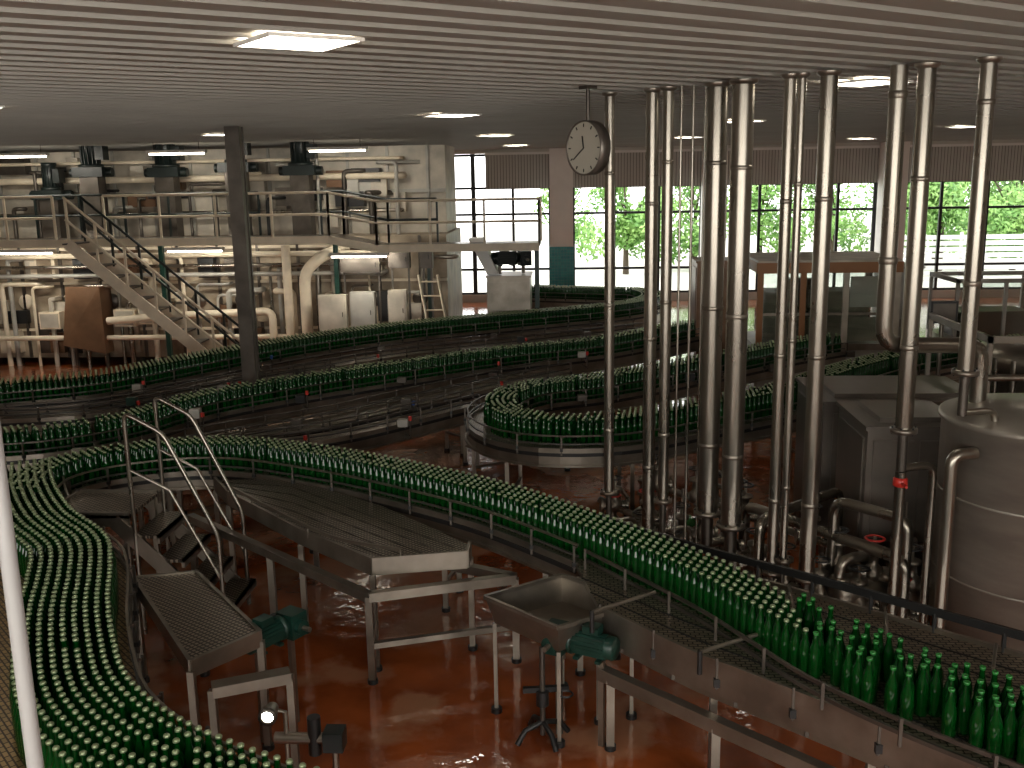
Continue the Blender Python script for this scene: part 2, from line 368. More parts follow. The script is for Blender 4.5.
b.sweep(P,[(.0,.74),(-.06,.74),(-.06,.78),(.0,.78)],STEEL)
P=resample(back,.2); b.sweep(P,[(.0,.8),(.03,.8),(.03,1.05),(.0,1.05)],STEEL)
b.sweep(P,[(-.0,1.14),(.03,1.14),(.03,1.20),(-.0,1.20)],BLACK)
bk=resample(back,.25); fr=resample(front[:-1][::-1],.25)
nn=40; BK=[bk[int(i*(len(bk)-1)/nn)] for i in range(nn+1)]; FRp=[fr[int(i*(len(fr)-1)/nn)] for i in range(nn+1)]
for t in (.14,.28,.72,.86):
    b.sweep([lerp2(BK[i],FRp[i],t) for i in range(nn+1)],[(-.006,ZB-.003),(.006,ZB-.003),(.006,ZB+.004),(-.006,ZB+.004)],BLACK)
for q in resample(back,.45): b.box(q[0]-.012,q[0]+.012,q[1],q[1]+.024,1.0,1.16,BLACK)
for q in resample(front[:-1],.9): leg(b,q[0],q[1]+.08,.85)
for q in resample(back,1.3): leg(b,q[0],q[1]-.08,.85)
for q in resample(front[:-1],.5): b.box(q[0]-.02,q[0]+.02,q[1]-.06,q[1]-.02,.86,.92,BLACK); b.beam((q[0],q[1]-.04,.84),(q[0],q[1]-.04,1.07),.015,.015,DSTEEL)
for i in range(4,nn,6):
    f,g=FRp[i],BK[i]; b.beam((f[0],f[1],.78),(g[0],g[1],.78),.05,.06,DSTEEL)
for i in (24,30,36):
    g,h=lerp2(BK[i],FRp[i],.05),lerp2(BK[i],FRp[i],.3); b.cyl((*g,1.1),(*h,1.1),.012,STEEL,8)
    for q in (g,h): b.cyl((*q,1.0),(*q,1.1),.01,STEEL,6)
b.done('accumulation_conveyor')
b=MB(); g=cr(ZZ(1.12,(585,556),(640,584),(700,616),(750,648),(800,680),(860,710),(930,740),(1020,775),(1100,807)),.12)
for h in (1.07,1.15): b.sweep(g,[(0,h),(.02,h),(.02,h+.025),(0,h+.025)],DSTEEL)
for q in resample(g,.5): b.box(q[0]-.01,q[0]+.01,q[1]-.05,q[1]-.03,ZB,1.2,DSTEEL); b.beam((q[0],q[1]-.04,1.16),(q[0],q[1],1.16),.015,.015,DSTEEL)
for (p,q) in (((592,612),(655,592)),((700,652),(765,632))):
    p=Z(*p,1.14);q=Z(*q,1.14); b.cyl((*p,1.14),(*q,1.14),.015,STEEL,8); b.cyl((*p,.98),(*p,1.15),.018,BLACK,8)
b.done('guide_rail')
xs=A[4][0]
bottle_mesh('beer_bottles',rows(A[3:],-.21,.21,.01,test=lambda q:q[0]<xs+.05),n=10)
bottle_mesh('beer_bottles',rows(A[:6],-.30,.22,.2,jit=.014,test=lambda q:q[0]>=xs+.11),n=16,capped=False)
conveyor('bottle_conveyor',mp,-1.2,.37,belt=CHAINT,legs=1.8)
bottle_mesh('beer_bottles',rows(mp,-.38,.36,.005),n=12)
# middle table
tp=ZZ(ZB,(215,480),(290,479),(380,505),(470,545),(467,555),(372,562),(300,532),(228,494))
b=MB(); b.prism(tp,ZB-.05,ZB,GRATE,STEEL)
c=tp+[tp[0]]
for i in range(3,len(tp)):
    p,q=c[i],c[i+1]; b.beam((*p,.97),(*q,.97),.03,.14,STEEL); b.beam((*p,1.05),(*q,1.05),.03,.02,STEEL)
for i in (0,3,5,6,7): leg(b,tp[i][0],tp[i][1],.9)
for k in range(1,6):
    t=k/6; p=lerp2(tp[0],tp[7],t); q=lerp2(tp[3],tp[5],t); m_=lerp2(tp[1],tp[6],t); b.sweep([p,m_,q],[(-.005,ZB),(.005,ZB),(.005,ZB+.006),(-.005,ZB+.006)],DSTEEL)
g=cr([tp[7],tp[6],lerp2(tp[6],tp[5],.6),lerp2(tp[5],tp[4],.3)],.15); b.sweep(g,[(-.01,1.1),(.01,1.1),(.01,1.13),(-.01,1.13)],STEEL)
for q in resample(g,.5): b.cyl((q[0],q[1],1.0),(q[0],q[1],1.11),.01,STEEL,6)
b.done('transfer_table')
b=MB(); f0=Z(373,683,0); f1=Z(190,512,.86); f2=Z(515,572,.86); f3=Z(400,548,.86)
b.beam((*f1,.8),(*f0,.8),.08,.08,STEEL); b.beam((*f0,.8),(*f2,.8),.08,.08,STEEL); b.beam((*f2,.8),(*f3,.8),.08,.08,STEEL)
mid=((f1[0]+f0[0])/2,(f1[1]+f0[1])/2)
for q in (f0,f1,f2,mid): leg(b,q[0],q[1],.8,r=.03)
b.beam((*f0,.35),(*f2,.35),.05,.05,STEEL)
b.done('steel_support_frame')
# step-over platform
b=MB(); y0,y1=8.75,9.45
for yy in (y0,y1):
    b.tube([(-4.15,yy,0),(-4.15,yy,2.2),(-3.8,yy,2.0),(-3.35,yy,1.0),(-3.35,yy,0)],.022,PIPE,8,bend=.08)
    b.tube([(-4.15,yy,1.65),(-3.78,yy,1.45),(-3.35,yy,.55)],.016,PIPE,8)
    b.beam((-4.35,yy,1.15),(-3.35,yy,.1),.03,.14,STEEL)
for k in range(4):
    x=-4.05+k*.22; z=1.0-k*.24; b.box(x-.13,x+.13,y0,y1,z-.03,z,GRATE); b.box(x+.1,x+.13,y0,y1,z-.08,z,STEEL)
b.box(-5.05,-4.2,y0,y1,1.17,1.2,GRATE)
for q in ((-5.03,-5.0,y0,y1),(-5.05,-4.2,y0,y0+.03),(-5.05,-4.2,y1-.03,y1)): b.box(q[0],q[1],q[2],q[3],1.08,1.23,STEEL)
for x in (-5.0,-4.25):
    for yy in (y0+.04,y1-.04): leg(b,x,yy,1.17)
b.done('step_over_stair')
lt=ZZ(.97,(134,578),(196,572),(260,632),(190,662))
b=MB(); b.prism(lt,.92,.97,GRATE,STEEL)
for i in range(4): 
    p,q=lt[i],lt[(i+1)%4]; b.beam((*p,.92),(*q,.92),.03,.13,STEEL)
    leg(b,p[0],p[1],.9)
b.done('drain_table')
b=MB(); g1=Z(212,690,.8);g2=Z(290,675,.8);b.beam((*g1,.8),(*g2,.8),.12,.08,STEEL); leg(b,*g1,.8); leg(b,*g2,.8); b.done('steel_support_frame')
tr=ZZ(1.0,(485,597),(562,575),(642,602),(558,628)); bt=[(x*.88+.12*sum(p[0] for p in tr)/4,yy*.88+.12*sum(p[1] for p in tr)/4) for x,yy in tr]
b=MB(); b.prism(bt,.78,.79,STEEL)
for i in range(4):
    j=(i+1)%4; b.add([(*tr[i],1.0),(*tr[j],1.0),(*bt[j],.78),(*bt[i],.78)],[(0,1,2,3)],STEEL); b.beam((*tr[i],1.0),(*tr[j],1.0),.03,.03,STEEL)
cx=sum(p[0] for p in tr)/4;cy=sum(p[1] for p in tr)/4
b.cyl((cx,cy,.78),(cx,cy,.5),.03,STEEL)
for q in bt: leg(b,q[0],q[1],.78,r=.015)
b.done('drip_tray')
def motor(x,y,z,a=0,s=1,m=None,name='electric_motor',post=0):
    m=m or MOTG; b=MB()
    b.lathe((0,0,0),[(0,-.2),(.075,-.2),(.085,-.185),(.085,-.13)],m,20,'X')
    b.lathe((0,0,0),[(.075,-.13),(.075,.12)],m,20,'X')
    for k in range(18):
        t=2*math.pi*k/18; c=Vector((0,math.cos(t),math.sin(t)))
        b.beam(c*.08+Vector((-.13,0,0)),c*.08+Vector((.12,0,0)),.006,.022,m)
    b.lathe((0,0,0),[(.085,.12),(.10,.13),(.10,.15),(.07,.17),(.07,.2)],m,20,'X')
    b.obox((.27,0,-.01),(.16,.18,.2),m); b.cyl((.27,-.13,-.02),(.27,.13,-.02),.06,m,16); b.cyl((.27,-.2,-.02),(.27,.2,-.02),.02,STEEL,10)
    b.obox((-.02,0,.12),(.12,.1,.06),m); b.cyl((.04,.0,.13),(.10,.0,.13),.014,BLACK,8)
    for sx in (-.09,.08): b.obox((sx,0,-.095),(.04,.17,.02),m)
    if post:
        for sx in (-.09,.25): b.box(sx-.02,sx+.02,-.02,.02,-post/s,-.1,STEEL)
    o=b.done(name); o.location=(x,y,z); o.rotation_euler=(0,0,a); o.scale=(s,)*3; return o
p=Z(590,640,.8); motor(p[0],p[1]-.1,.82,math.radians(155),1.05,post=.82)
p=Z(266,636,.85); motor(p[0],p[1],.86,math.radians(60),1.0,post=.86)
b=MB(); p=Z(543,740,0); b.cyl((*p,.05),(*p,.78),.022,DSTEEL); b.cyl((*p,.3),(*p,.42),.05,BLACK)
for k in range(4):
    a=k*math.pi/2+.5; b.tube([(p[0],p[1],.16),(p[0]+math.cos(a)*.15,p[1]+math.sin(a)*.15,.12),(p[0]+math.cos(a)*.22,p[1]+math.sin(a)*.22,.02)],.022,BLACK,8)
b.beam((p[0]-.15,p[1],.42),(p[0]+.2,p[1]+.05,.42),.04,.04,BLACK); b.lathe((p[0]+.18,p[1]-.05,.42),[(.05,-.01),(.06,0),(.05,.01)],BLACK,16)
b.done('adjustable_stand')
b=MB(); p=Z(600,672,.6);q=Z(860,790,.6); b.beam((*p,.6),(*q,.6),.08,.1,STEEL)
for t in (.05,.5,.95): leg(b,p[0]+(q[0]-p[0])*t,p[1]+(q[1]-p[1])*t,.58,r=.03)
b.done('steel_support_frame')
# sensor lamp
p=Z(268,716,1.22); lx,ly,lz=p[0],p[1],1.22
b=MB(); b.cyl((lx,ly,lz),(lx,ly+.1,lz),.055,STEEL,20,.035); b.lathe((lx,ly,lz),[(.055,0),(.055,-.02),(.036,-.02)],DSTEEL,20,'Y'); b.cyl((lx,ly-.009,lz),(lx,ly-.001,lz),.035,LAMP2,20)
b.tube([(lx,ly+.08,lz),(lx+.07,ly+.1,lz-.03),(lx+.07,ly+.1,.7),(lx+.07,ly+.1,0)],.014,STEEL,8)
b.cyl((lx,ly+.1,lz-.2),(lx+.3,ly+.1,lz-.2),.035,STEEL); b.cyl((lx+.24,ly+.1,lz-.3),(lx+.24,ly+.1,lz-.06),.04,BLACK); b.box(lx+.3,lx+.42,ly+.04,ly+.16,lz-.26,lz-.14,MOTK); b.cyl((lx+.36,ly+.1,0),(lx+.36,ly+.1,lz-.26),.02,STEEL)
b.done('sensor_lamp')
# ---------------- B conveyors
B1=ZZ(ZM,(-60,402),(0,392),(100,382),(200,363),(300,345),(400,331),(500,321),(600,312),(640,306),(650,300),(636,295),(600,294),(530,292))
conveyor('bottle_conveyor',B1,-.3,.3,legs=2.5,side=.3,far=True,gad=2.5); bottle_mesh('beer_bottles',rows(B1,-.29,.29,.03),n=7)
B2=ZZ(ZM,(-60,443),(0,441),(60,436),(130,423),(200,403),(300,385),(400,370),(500,356),(600,345),(690,328))
conveyor('bottle_conveyor',B2,-.3,.25,legs=2.5,side=.25,far=True,gad=1.6); bottle_mesh('beer_bottles',rows(B2,-.28,.1,.2),n=7)
for pts,w in ((((120,402),(200,386),(300,366),(400,350),(520,338),(640,325)),.2),(((150,446),(240,430),(330,415),(420,395),(500,378),(560,366)),.22),(((170,462),(250,441),(330,430),(400,415),(470,398)),.15),(((0,412),(80,408),(160,396),(240,380),(330,368)),.15)):
    conveyor('empty_conveyor',ZZ(1.05,*pts),-w,w,z=.95,legs=2.2,side=.22,far=True,gad=1.5)
C=ZZ(ZM,(1040,345),(985,350),(930,358),(890,366),(850,377),(780,400),(700,415),(620,429),(550,431),(508,424),(493,411),(508,399),(540,391),(600,384),(700,366),(780,350),(830,342))
conveyor('bottle_conveyor',C,-.34,.34,legs=1.6,side=.2,far=True,gad=2); bottle_mesh('beer_bottles',rows(C,-.32,.2,.15),n=7)
# ---------------- vertical pipes
TOP=CH-.025
def vpipe(u,v,r,vb,name='steel_pipe'):
    x,y=Z(u,v,CH); zb=max(.12,Y(u,vb,y)[1]); b=MB(); b.cyl((x,y,zb),(x,y,TOP),r,PIPE,18)
    z=zb+.7
    while z<CH-.3:
        if r>.03: b.lathe((x,y,z),[(r,-.02),(r+.004,-.015),(r+.004,.015),(r,.02)],STEEL,18)
        z+=1.35
    if r>.03: b.lathe((x,y,TOP-.02),[(r,-.02),(r+.03,0),(r+.03,.02)],STEEL,18)
    if r>.03:
        b.lathe((x,y,zb),[(.001,-.02),(r+.04,-.02),(r+.04,.02),(r,.02)],STEEL,18)
        for k in range(6):
            a=k*math.pi/3; b.cyl((x+math.cos(a)*(r+.025),y+math.sin(a)*(r+.025),zb-.03),(x+math.cos(a)*(r+.025),y+math.sin(a)*(r+.025),zb+.035),.007,BLACK,6)
        b.cyl((x,y,zb),(x,y,max(zb-.35,0)),r*.6,DSTEEL,12)
        if zb>.4: b.tube([(x,y,zb-.33),(x+.3,y+.1,zb-.33),(x+.3,y+.1,0)],r*.5,PIPE,10,bend=.1)
    else: b.cyl((x,y,0),(x,y,zb),r,PIPE,8)
    b.done(name); return x,y,zb
feet=[]
for a in ((610,90,.053,492),(653,86,.065,530),(669,84,.055,500),(718,80,.098,512),(744,77,.10,525),(791,71,.05,572),(803,70,.035,560),(830,68,.072,578),(928,60,.070,430),(990,54,.062,372)):
    feet.append(vpipe(*a))
for a in ((682,83,.012,500),(694,83,.014,520),(706,82,.01,500)): vpipe(*a,name='thin_conduit')
x,y=Z(900,62,CH); zb=Y(893,345,y)[1]; b=MB(); b.tube([(x,y,TOP),(x,y,zb),(x+.9,y+.25,zb-.05),(x+.9,y+.25,0)],.068,PIPE,18,bend=.16)
z=zb+.7
while z<CH-.2: b.lathe((x,y,z),[(.068,-.03),(.075,-.02),(.075,.02),(.068,.03)],STEEL,18); z+=1.3
b.done('steel_pipe')
x,y,zb=feet[8]
b=MB(); b.cyl((x,y,.05),(x,y,zb-.36),.045,PIPE,16); b.lathe((x,y,zb-.45),[(.045,-.04),(.06,-.03),(.06,.03),(.045,.04)],RED,16); b.cyl((x,y,zb-.45),(x+.0,y-.16,zb-.45),.012,RED,8); b.cyl((x,y,0),(x,y,.05),.08,DSTEEL,14); b.done('valve_pipe')
def valve(b,x,y,z,s=1,w=True):
    b.lathe((x,y,z),[(.0,-.06*s),(.05*s,-.04*s),(.065*s,0),(.05*s,.04*s),(.03*s,.06*s),(.03*s,.12*s),(.055*s,.13*s),(.055*s,.15*s),(.012*s,.16*s),(.012*s,.24*s),(.0,.24*s)],STEEL,14)
    for sx in (-1,1): b.cyl((x+sx*.055*s,y,z),(x+sx*.1*s,y,z),.04*s,PIPE,12); b.cyl((x+sx*.09*s,y,z),(x+sx*.11*s,y,z),.065*s,PIPE,12)
    if w: b.lathe((x,y,z+.23*s),[(.055*s,-.01),(.068*s,0),(.055*s,.01),(.045*s,0),(.055*s,-.01)],random.choice([RED,BLACK,BLACK,BLACK,BLACK]),14); b.beam((x-.055*s,y,z+.23*s),(x+.055*s,y,z+.23*s),.01,.01,BLACK)
for (u0,v0,u1,v1,z,n) in ((600,500,700,545,.45,3),(600,515,690,575,.25,3),(690,530,800,590,.5,4),(700,500,830,545,.55,4),(800,590,920,620,.35,3),(640,480,760,520,.7,3),(820,560,930,590,.6,3)):
    p=Z(u0,v0,z);q=Z(u1,v1,z); b=MB(); b.cyl((*p,z),(*q,z),.04,PIPE,12)
    for k in range(n):
        t=(k+.5)/n; valve(b,p[0]+(q[0]-p[0])*t,p[1]+(q[1]-p[1])*t,z+.02,1.45)
    for t in (.02,.98):
        xx=p[0]+(q[0]-p[0])*t;yy=p[1]+(q[1]-p[1])*t; b.tube([(xx,yy,z),(xx,yy,0)],.03,PIPE,10)
    b.done('valve_manifold')
for (u0,v0,u1,v1,z,r) in ((745,505,905,560,.9,.055),(760,520,840,490,1.05,.05),(835,500,908,520,1.25,.05),(840,560,930,545,.75,.05)):
    p=Z(u0,v0,z);q=Z(u1,v1,z); b=MB(); b.tube([(*p,0),(*p,z),(*q,z),(*q,0)],r,PIPE,12,bend=.14); b.done('process_pipe')
def pump(x,y,a,s=1):
    b=MB(); b.lathe((0,0,.28),[(.0,-.3),(.11,-.3),(.12,-.27),(.12,0),(.09,.05),(.09,.1),(.15,.11),(.16,.14),(.16,.2),(.13,.22),(.05,.24),(.05,.34),(.09,.34),(.09,.37),(0,.37)],STEEL,24,'X')
    b.cyl((.16,0,.28),(.16,0,.6),.04,PIPE,12); b.cyl((.16,0,.58),(.16,0,.61),.08,PIPE,14); b.box(-.3,.3,-.12,.12,.04,.1,DSTEEL)
    for sx in (-.2,.1): b.box(sx-.03,sx+.03,-.08,.08,.1,.22,DSTEEL)
    for sx in (-.25,.25):
        for sy in (-.1,.1): b.cyl((sx,sy,0),(sx,sy,.05),.02,BLACK,8)
    o=b.done('centrifugal_pump'); o.location=(x,y,0); o.rotation_euler=(0,0,a); o.scale=(s,s,s)
for (u,v,a,s) in ((875,612,.2,1.5),(740,560,2.5,1.1),(640,535,1.2,1.1)): p=Z(u,v,0.2); pump(p[0],p[1],a,s)
for (u,v,m) in ((677,540,WHITE),(689,540,RIMG)):
    p=Z(u,v,0); b=MB(); b.lathe((p[0],p[1],0),[(0,0),(.075,0),(.08,.02),(.08,.2),(.03,.27),(.025,.27),(.025,.31),(0,.31)],m,16); b.tube([(p[0]+.075,p[1],.12),(p[0]+.11,p[1],.16),(p[0]+.03,p[1],.27)],.012,m,6); b.done('detergent_canister')
# ---------------- tanks and machines right
tx,ty,tr_=3.95,8.35,.82
b=MB(); b.lathe((tx,ty,0),[(.1,.30),(tr_-.05,.38),(tr_,.45),(tr_,2.20),(tr_+.025,2.21),(tr_+.025,2.25),(tr_,2.26),(tr_*.55,2.34),(.12,2.37),(.12,2.42),(.0001,2.42)],TANK,48)
for z in (.9,1.6): b.lathe((tx,ty,z),[(tr_,-.012),(tr_+.004,-.006),(tr_+.004,.006),(tr_,.012)],TANK,48)
for k in range(4):
    a=k*math.pi/2+.6; b.cyl((tx+math.cos(a)*.68,ty+math.sin(a)*.68,0),(tx+math.cos(a)*.68,ty+math.sin(a)*.68,.5),.045,STEEL,12)
b.lathe((tx-.1,ty-.3,2.36),[(.0,-.03),(.17,-.03),(.19,0),(.17,.04),(0,.07)],STEEL,24)
b.tube([(tx-.75,ty-.45,2.05),(tx-.95,ty-.5,2.05),(tx-.95,ty-.5,0)],.05,PIPE,14,bend=.12)
b.done('storage_tank')
def cab(x0,x1,y0,y1,z0,z1,m,name,lid=True,doors=True):
    b=MB(); b.box(x0,x1,y0,y1,z0,z1,m); e=.025
    b.box(x0-e,x1+e,y0-e,y1+e,z1,z1+.04,m)
    if doors:
        for fx in (.06,.53): 
            w=(x1-x0); b.box(x0+w*fx,x0+w*(fx+.41),y0-.015,y0,z0+.1,z1-.1,m); b.cyl((x0+w*(fx+.37),y0-.03,(z0+z1)/2-.08),(x0+w*(fx+.37),y0-.03,(z0+z1)/2+.08),.01,STEEL,8)
    b.box(x0-.015,x0,y0+.1,y1-.1,z0+.1,z1-.1,m)
    if lid: b.box(x0+.15,x1-.15,y0+.15,y1-.15,z1+.04,z1+.09,m)
    for x in (x0+.06,x1-.06):
        for y in (y0+.06,y1-.06): b.cyl((x,y,0),(x,y,z0),.03,STEEL,8)
    return b.done(name)
cab(2.78,3.7,9.35,10.4,.3,1.86,CABS,'cleaning_unit_cabinet')
cab(2.75,4.5,10.9,12.2,.2,1.75,CABS,'control_cabinet')
b=MB(); x0,x1,y0,y1=4.75,7.35,11.6,13.6
b.box(x0,x1,y0,y1,0.1,1.25,STEEL); b.box(x0-.03,x1,y0-.03,y1,1.25,1.3,DSTEEL)
mcx,mcy=(x0+x1)/2,(y0+y1)/2
b.lathe((mcx,mcy,1.3),[(.9,0),(.9,.55),(.95,.56),(.95,.75),(.5,.85),(.2,.9),(.2,1.15),(0,1.15)],STEEL,40)
for k in range(22):
    a=2*math.pi*k/22; b.cyl((mcx+math.cos(a)*.93,mcy+math.sin(a)*.93,1.4),(mcx+math.cos(a)*.93,mcy+math.sin(a)*.93,2.0),.04,PIPE,8)
for x in (x0,x1-.05):
    for y in (y0,y1-.05): b.box(x,x+.05,y,y+.05,1.3,2.35,STEEL)
b.box(x0,x1,y0,y0+.05,2.3,2.38,STEEL);b.box(x0,x0+.05,y0,y1,2.3,2.38,STEEL)
for z in (1.6,1.9): b.tube([(x0-.02,y0-.02,z),(x0+1.2,y0-.02,z)],.04,PIPE,10)
for x in (x0+.1,x1-.1):
    for y in (y0+.1,y1-.1): b.cyl((x,y,0),(x,y,.1),.05,BLACK,10)
b.done('bottle_filling_machine')
b=MB(); xm,zm=Y(943,312,13.8); b.box(xm-.18,xm+.18,13.75,13.85,zm-.15,zm+.15,BLACK); b.box(xm-.15,xm+.15,13.745,13.75,zm-.12,zm+.12,DSTEEL); b.cyl((xm,13.82,0),(xm,13.82,zm-.15),.03,STEEL,10); b.cyl((xm,13.82,0),(xm,13.82,.03),.2,STEEL,16); b.done('operator_monitor')
b=MB(); x0,x1,y0,y1=3.5,6.15,19.2,21.2
b.box(x0,x1,y0,y1,.15,.95,GREYBEI); b.box(x0-.02,x1+.02,y0-.03,y0,.88,1.0,STEEL)
for x in (x0,x0+.8,x0+1.6,x1-.1):
    b.box(x,x+.11,y0,y0+.07,.95,2.4,ORANGE if x<5 else PALE); b.box(x,x+.09,y1-.07,y1,.95,2.4,STEEL)
b.box(x0+.08,x1-.08,y0+.03,y0+.04,.95,2.36,GLS)
b.box(x0-.03,x1+.03,y0-.03,y0+.09,2.36,2.56,ORANGE); b.box(x0-.03,x1+.03,y1-.09,y1,2.36,2.56,ORANGE); b.box(x0,x0+.08,y0,y1,2.36,2.56,ORANGE); b.box(x1-.08,x1,y0,y1,2.36,2.56,ORANGE)
b.box(x0,x1,y0,y1,2.56,2.6,PALE)
b.box(x0+.07,x1,y0+.02,y0+.05,1.55,1.6,STEEL); b.box(x0+.3,x1-.3,y0+.9,y1-.3,.95,1.9,PALE); b.box(x0+1.75,x1-.14,y0+.06,y0+.1,1.7,2.28,WHITE); b.box(x0+1.75,x1-.14,y0+.06,y0+.1,1.05,1.5,PALE)
b.lathe((x0+.9,y0+.55,1.5),[(.4,0),(.4,.12),(.18,.14),(.18,.5),(.3,.52),(.3,.7),(0,.7)],PIPE,24); b.cyl((x0+.9,y0+.55,.95),(x0+.9,y0+.55,1.5),.2,STEEL,16)
for k in range(8): a=k*math.pi/4; b.cyl((x0+.9+.34*math.cos(a),y0+.55+.34*math.sin(a),1.6),(x0+.9+.34*math.cos(a),y0+.55+.34*math.sin(a),2.0),.04,STEEL,8)
for x in (x0+.1,x1-.1):
    for y in (y0+.1,y1-.1): b.cyl((x,y,0),(x,y,.15),.05,BLACK,8)
b.cyl((x1-.1,y0+.1,2.6),(x1-.1,y0+.1,2.74),.04,RED,10)
b.done('bottle_inspection_machine')
cab(2.45,3.25,20,20.9,.1,2.5,CONC,'electrical_cabinet',False)
cab(6.3,7.0,20.5,21.4,.1,2.3,GREYBEI,'electrical_cabinet',False)
b=MB(); x0,x1,y0,y1=7.3,9.2,19.5,21.0
b.box(x0,x1,y0,y1,.1,1.0,STEEL)
for x in (x0,x0+.9,x1-.06):
    for y in (y0,y1-.06): b.box(x,x+.06,y,y+.06,1.0,2.1,GREYBEI)
for y in (y0,y1-.06): b.box(x0,x1,y,y+.06,2.1,2.18,GREYBEI)
for x in (x0,x1-.06): b.box(x,x+.06,y0,y1,2.1,2.18,GREYBEI)
b.box(x0+.06,x1-.06,y0+.02,y0+.03,1.0,2.1,GLS); b.box(x0+.2,x1-.3,y0+.4,y1-.3,1.0,1.5,DSTEEL)
for x in (x0+.1,x1-.1):
    for y in (y0+.1,y1-.1): b.cyl((x,y,0),(x,y,.1),.05,BLACK,8)
b.done('labelling_machine')
# ---------------- clock
cx,cz=Y(588,148,9.6); 
b=MB(); r=.25
b.lathe((0,0,0),[(.0001,-.05),(r-.015,-.05)],FACE,40,'Y'); b.lathe((0,0,0),[(r-.015,-.05),(r-.012,-.06),(r,-.06),(r,.06),(r-.012,.06),(r-.015,.05)],CABS,40,'Y'); b.lathe((0,0,0),[(r-.015,.05),(.0001,.05)],FACE,40,'Y')
for sy in (-1,1):
    for k in range(12):
        a=k*math.pi/6; b.beam((math.sin(a)*.19,sy*.052,math.cos(a)*.19),(math.sin(a)*.22,sy*.052,math.cos(a)*.22),.004,.012,BLACK)
    for L,a,w in ((.11,math.radians(350),.014),(.18,math.radians(235),.01)):
        b.beam((0,sy*.055,0),(math.sin(a)*L*-sy,sy*.055,math.cos(a)*L),.006,w,BLACK)
b.cyl((0,0,r),(0,0,TOP-cz),.018,DSTEEL,10); b.obox((0,0,TOP-cz-.015),(.12,.12,.03),DSTEEL)
o=b.done('hanging_clock'); o.location=(cx,9.6,cz); o.rotation_euler=(0,0,-math.radians(50))
px=Y(14,600,1.6)[0]
b=MB(); b.cyl((px,1.6,0),(px,1.6,TOP),.0145,POSTW,16); b.cyl((px,1.6,0),(px,1.6,.02),.05,POSTW,16); b.done('painted_post')
# ---------------- bottle washer (body, panels, pipework)
b=MB()
b.box(-14.2,-2.9,23,26,.15,2.95,BEIGE)
b.box(-14.2,-3.0,24,26,2.95,4.98,PALE)
for k in range(12):
    x=-14.0+k*.95; b.box(x,x+.06,22.94,23,.15,2.95,DSTEEL); b.box(x+.1,x+.16,23.94,24,2.95,4.98,GREYBEI)
for z in (.8,1.9,2.7): b.box(-14.2,-2.9,22.95,23,z,z+.06,CREAM)
b.box(-14.2,-3,23.9,24,3.9,3.98,GREYBEI)
for k in range(38):
    x=random.uniform(-13.8,-3.8); w=random.uniform(.25,.7); z=random.choice([.3,1.0,2.05]); h=random.uniform(.3,.7)
    b.box(x,x+w,22.84-random.random()*.12,22.99,z,z+h,random.choice([GREYBEI,PALE,CREAM,DSTEEL,CONC,BEIGE,BLACK])) 
for k in range(30):
    x=random.uniform(-13.8,-3.8); w=random.uniform(.2,.7); z=random.uniform(3.0,4.5); h=random.uniform(.2,.5)
    b.box(x,x+w,23.75-random.random()*.1,23.99,z,z+h,random.choice([GREYBEI,PALE,DSTEEL,STEEL,BLACK,CONC]))
for k in range(10):
    x=-13+k*1.05; b.lathe((x,23.0,1.5),[(.0,-.06),(.16,-.06),(.18,-.03),(.18,.0)],random.choice([STEEL,CREAM,DSTEEL]),18,'Y')
for x in (-13.5,-10.5,-7.5,-4):
    for y in (23.3,25.7): b.cyl((x,y,0),(x,y,.15),.1,DSTEEL,10)
for k in range(26):
    x=-13.5+k*.4+random.uniform(-.15,.15); z1=random.uniform(1.2,2.8); x2=x+random.uniform(-.9,.9); r=random.uniform(.025,.07); y=22.75-random.random()*.1
    b.tube([(x,y,0),(x,y,z1),(x2,y,z1),(x2,22.95,z1)],r,random.choice([PIPE,CREAM,GREYBEI,PALE]),10,bend=.12)
for z,r,m in ((2.6,.06,CREAM),(2.35,.04,PIPE),(2.15,.05,GREYBEI),(.7,.06,CREAM)): b.tube([(-13.8,22.5,0),(-13.8,22.5,z),(-4.3,22.5,z),(-4.3,22.9,z)],r,m,10,bend=.15)
b.tube([(-10.8,22.45,1.1),(-9.4,22.45,1.2),(-6.9,22.45,1.3),(-6.9,22.45,0)],.09,CREAM,12,bend=.2)
b.tube([(-6.1,22.45,0),(-6.1,22.45,2.2),(-5.6,22.45,2.6),(-5.2,22.9,2.65)],.13,CREAM,14,bend=.3); b.tube([(-6.5,22.45,0),(-6.5,22.45,2.8)],.10,CREAM,14)
x0,x1=-11.85,-10.85
b.add([(x0,22.3,.55),(x1,22.3,.35),(x1,22.95,.35),(x0,22.95,.55),(x0+.1,22.5,1.9),(x1-.05,22.4,1.9),(x1-.05,22.95,1.9),(x0+.1,22.95,1.9)],[(0,3,2,1),(4,5,6,7),(0,1,5,4),(1,2,6,5),(2,3,7,6),(3,0,4,7)],CONC)
b.box(x0+.1,x0+.16,22.6,22.66,0,.6,DSTEEL); b.box(x1-.16,x1-.1,22.6,22.66,0,.5,DSTEEL)
for xx,zz,w in ((-10.7,.95,.5),(-10.1,1.0,.35),(-12.5,.9,.5),(-7.9,.9,.4)): b.box(xx,xx+w,22.55,22.9,zz,zz+.4,CREAM); b.box(xx+.04,xx+w-.04,22.53,22.55,zz+.04,zz+.36,PALE)
for k in range(16):
    x=-13.4+k*.62; r=random.uniform(.03,.07); h=random.uniform(3.6,4.9); b.tube([(x,23.6,2.95),(x,23.6,h),(x+random.uniform(-.6,.9),23.6,h),(x+.5,24,h)],r,random.choice([PIPE,GREYBEI,DSTEEL,CREAM,BLACK]),10,bend=.12)
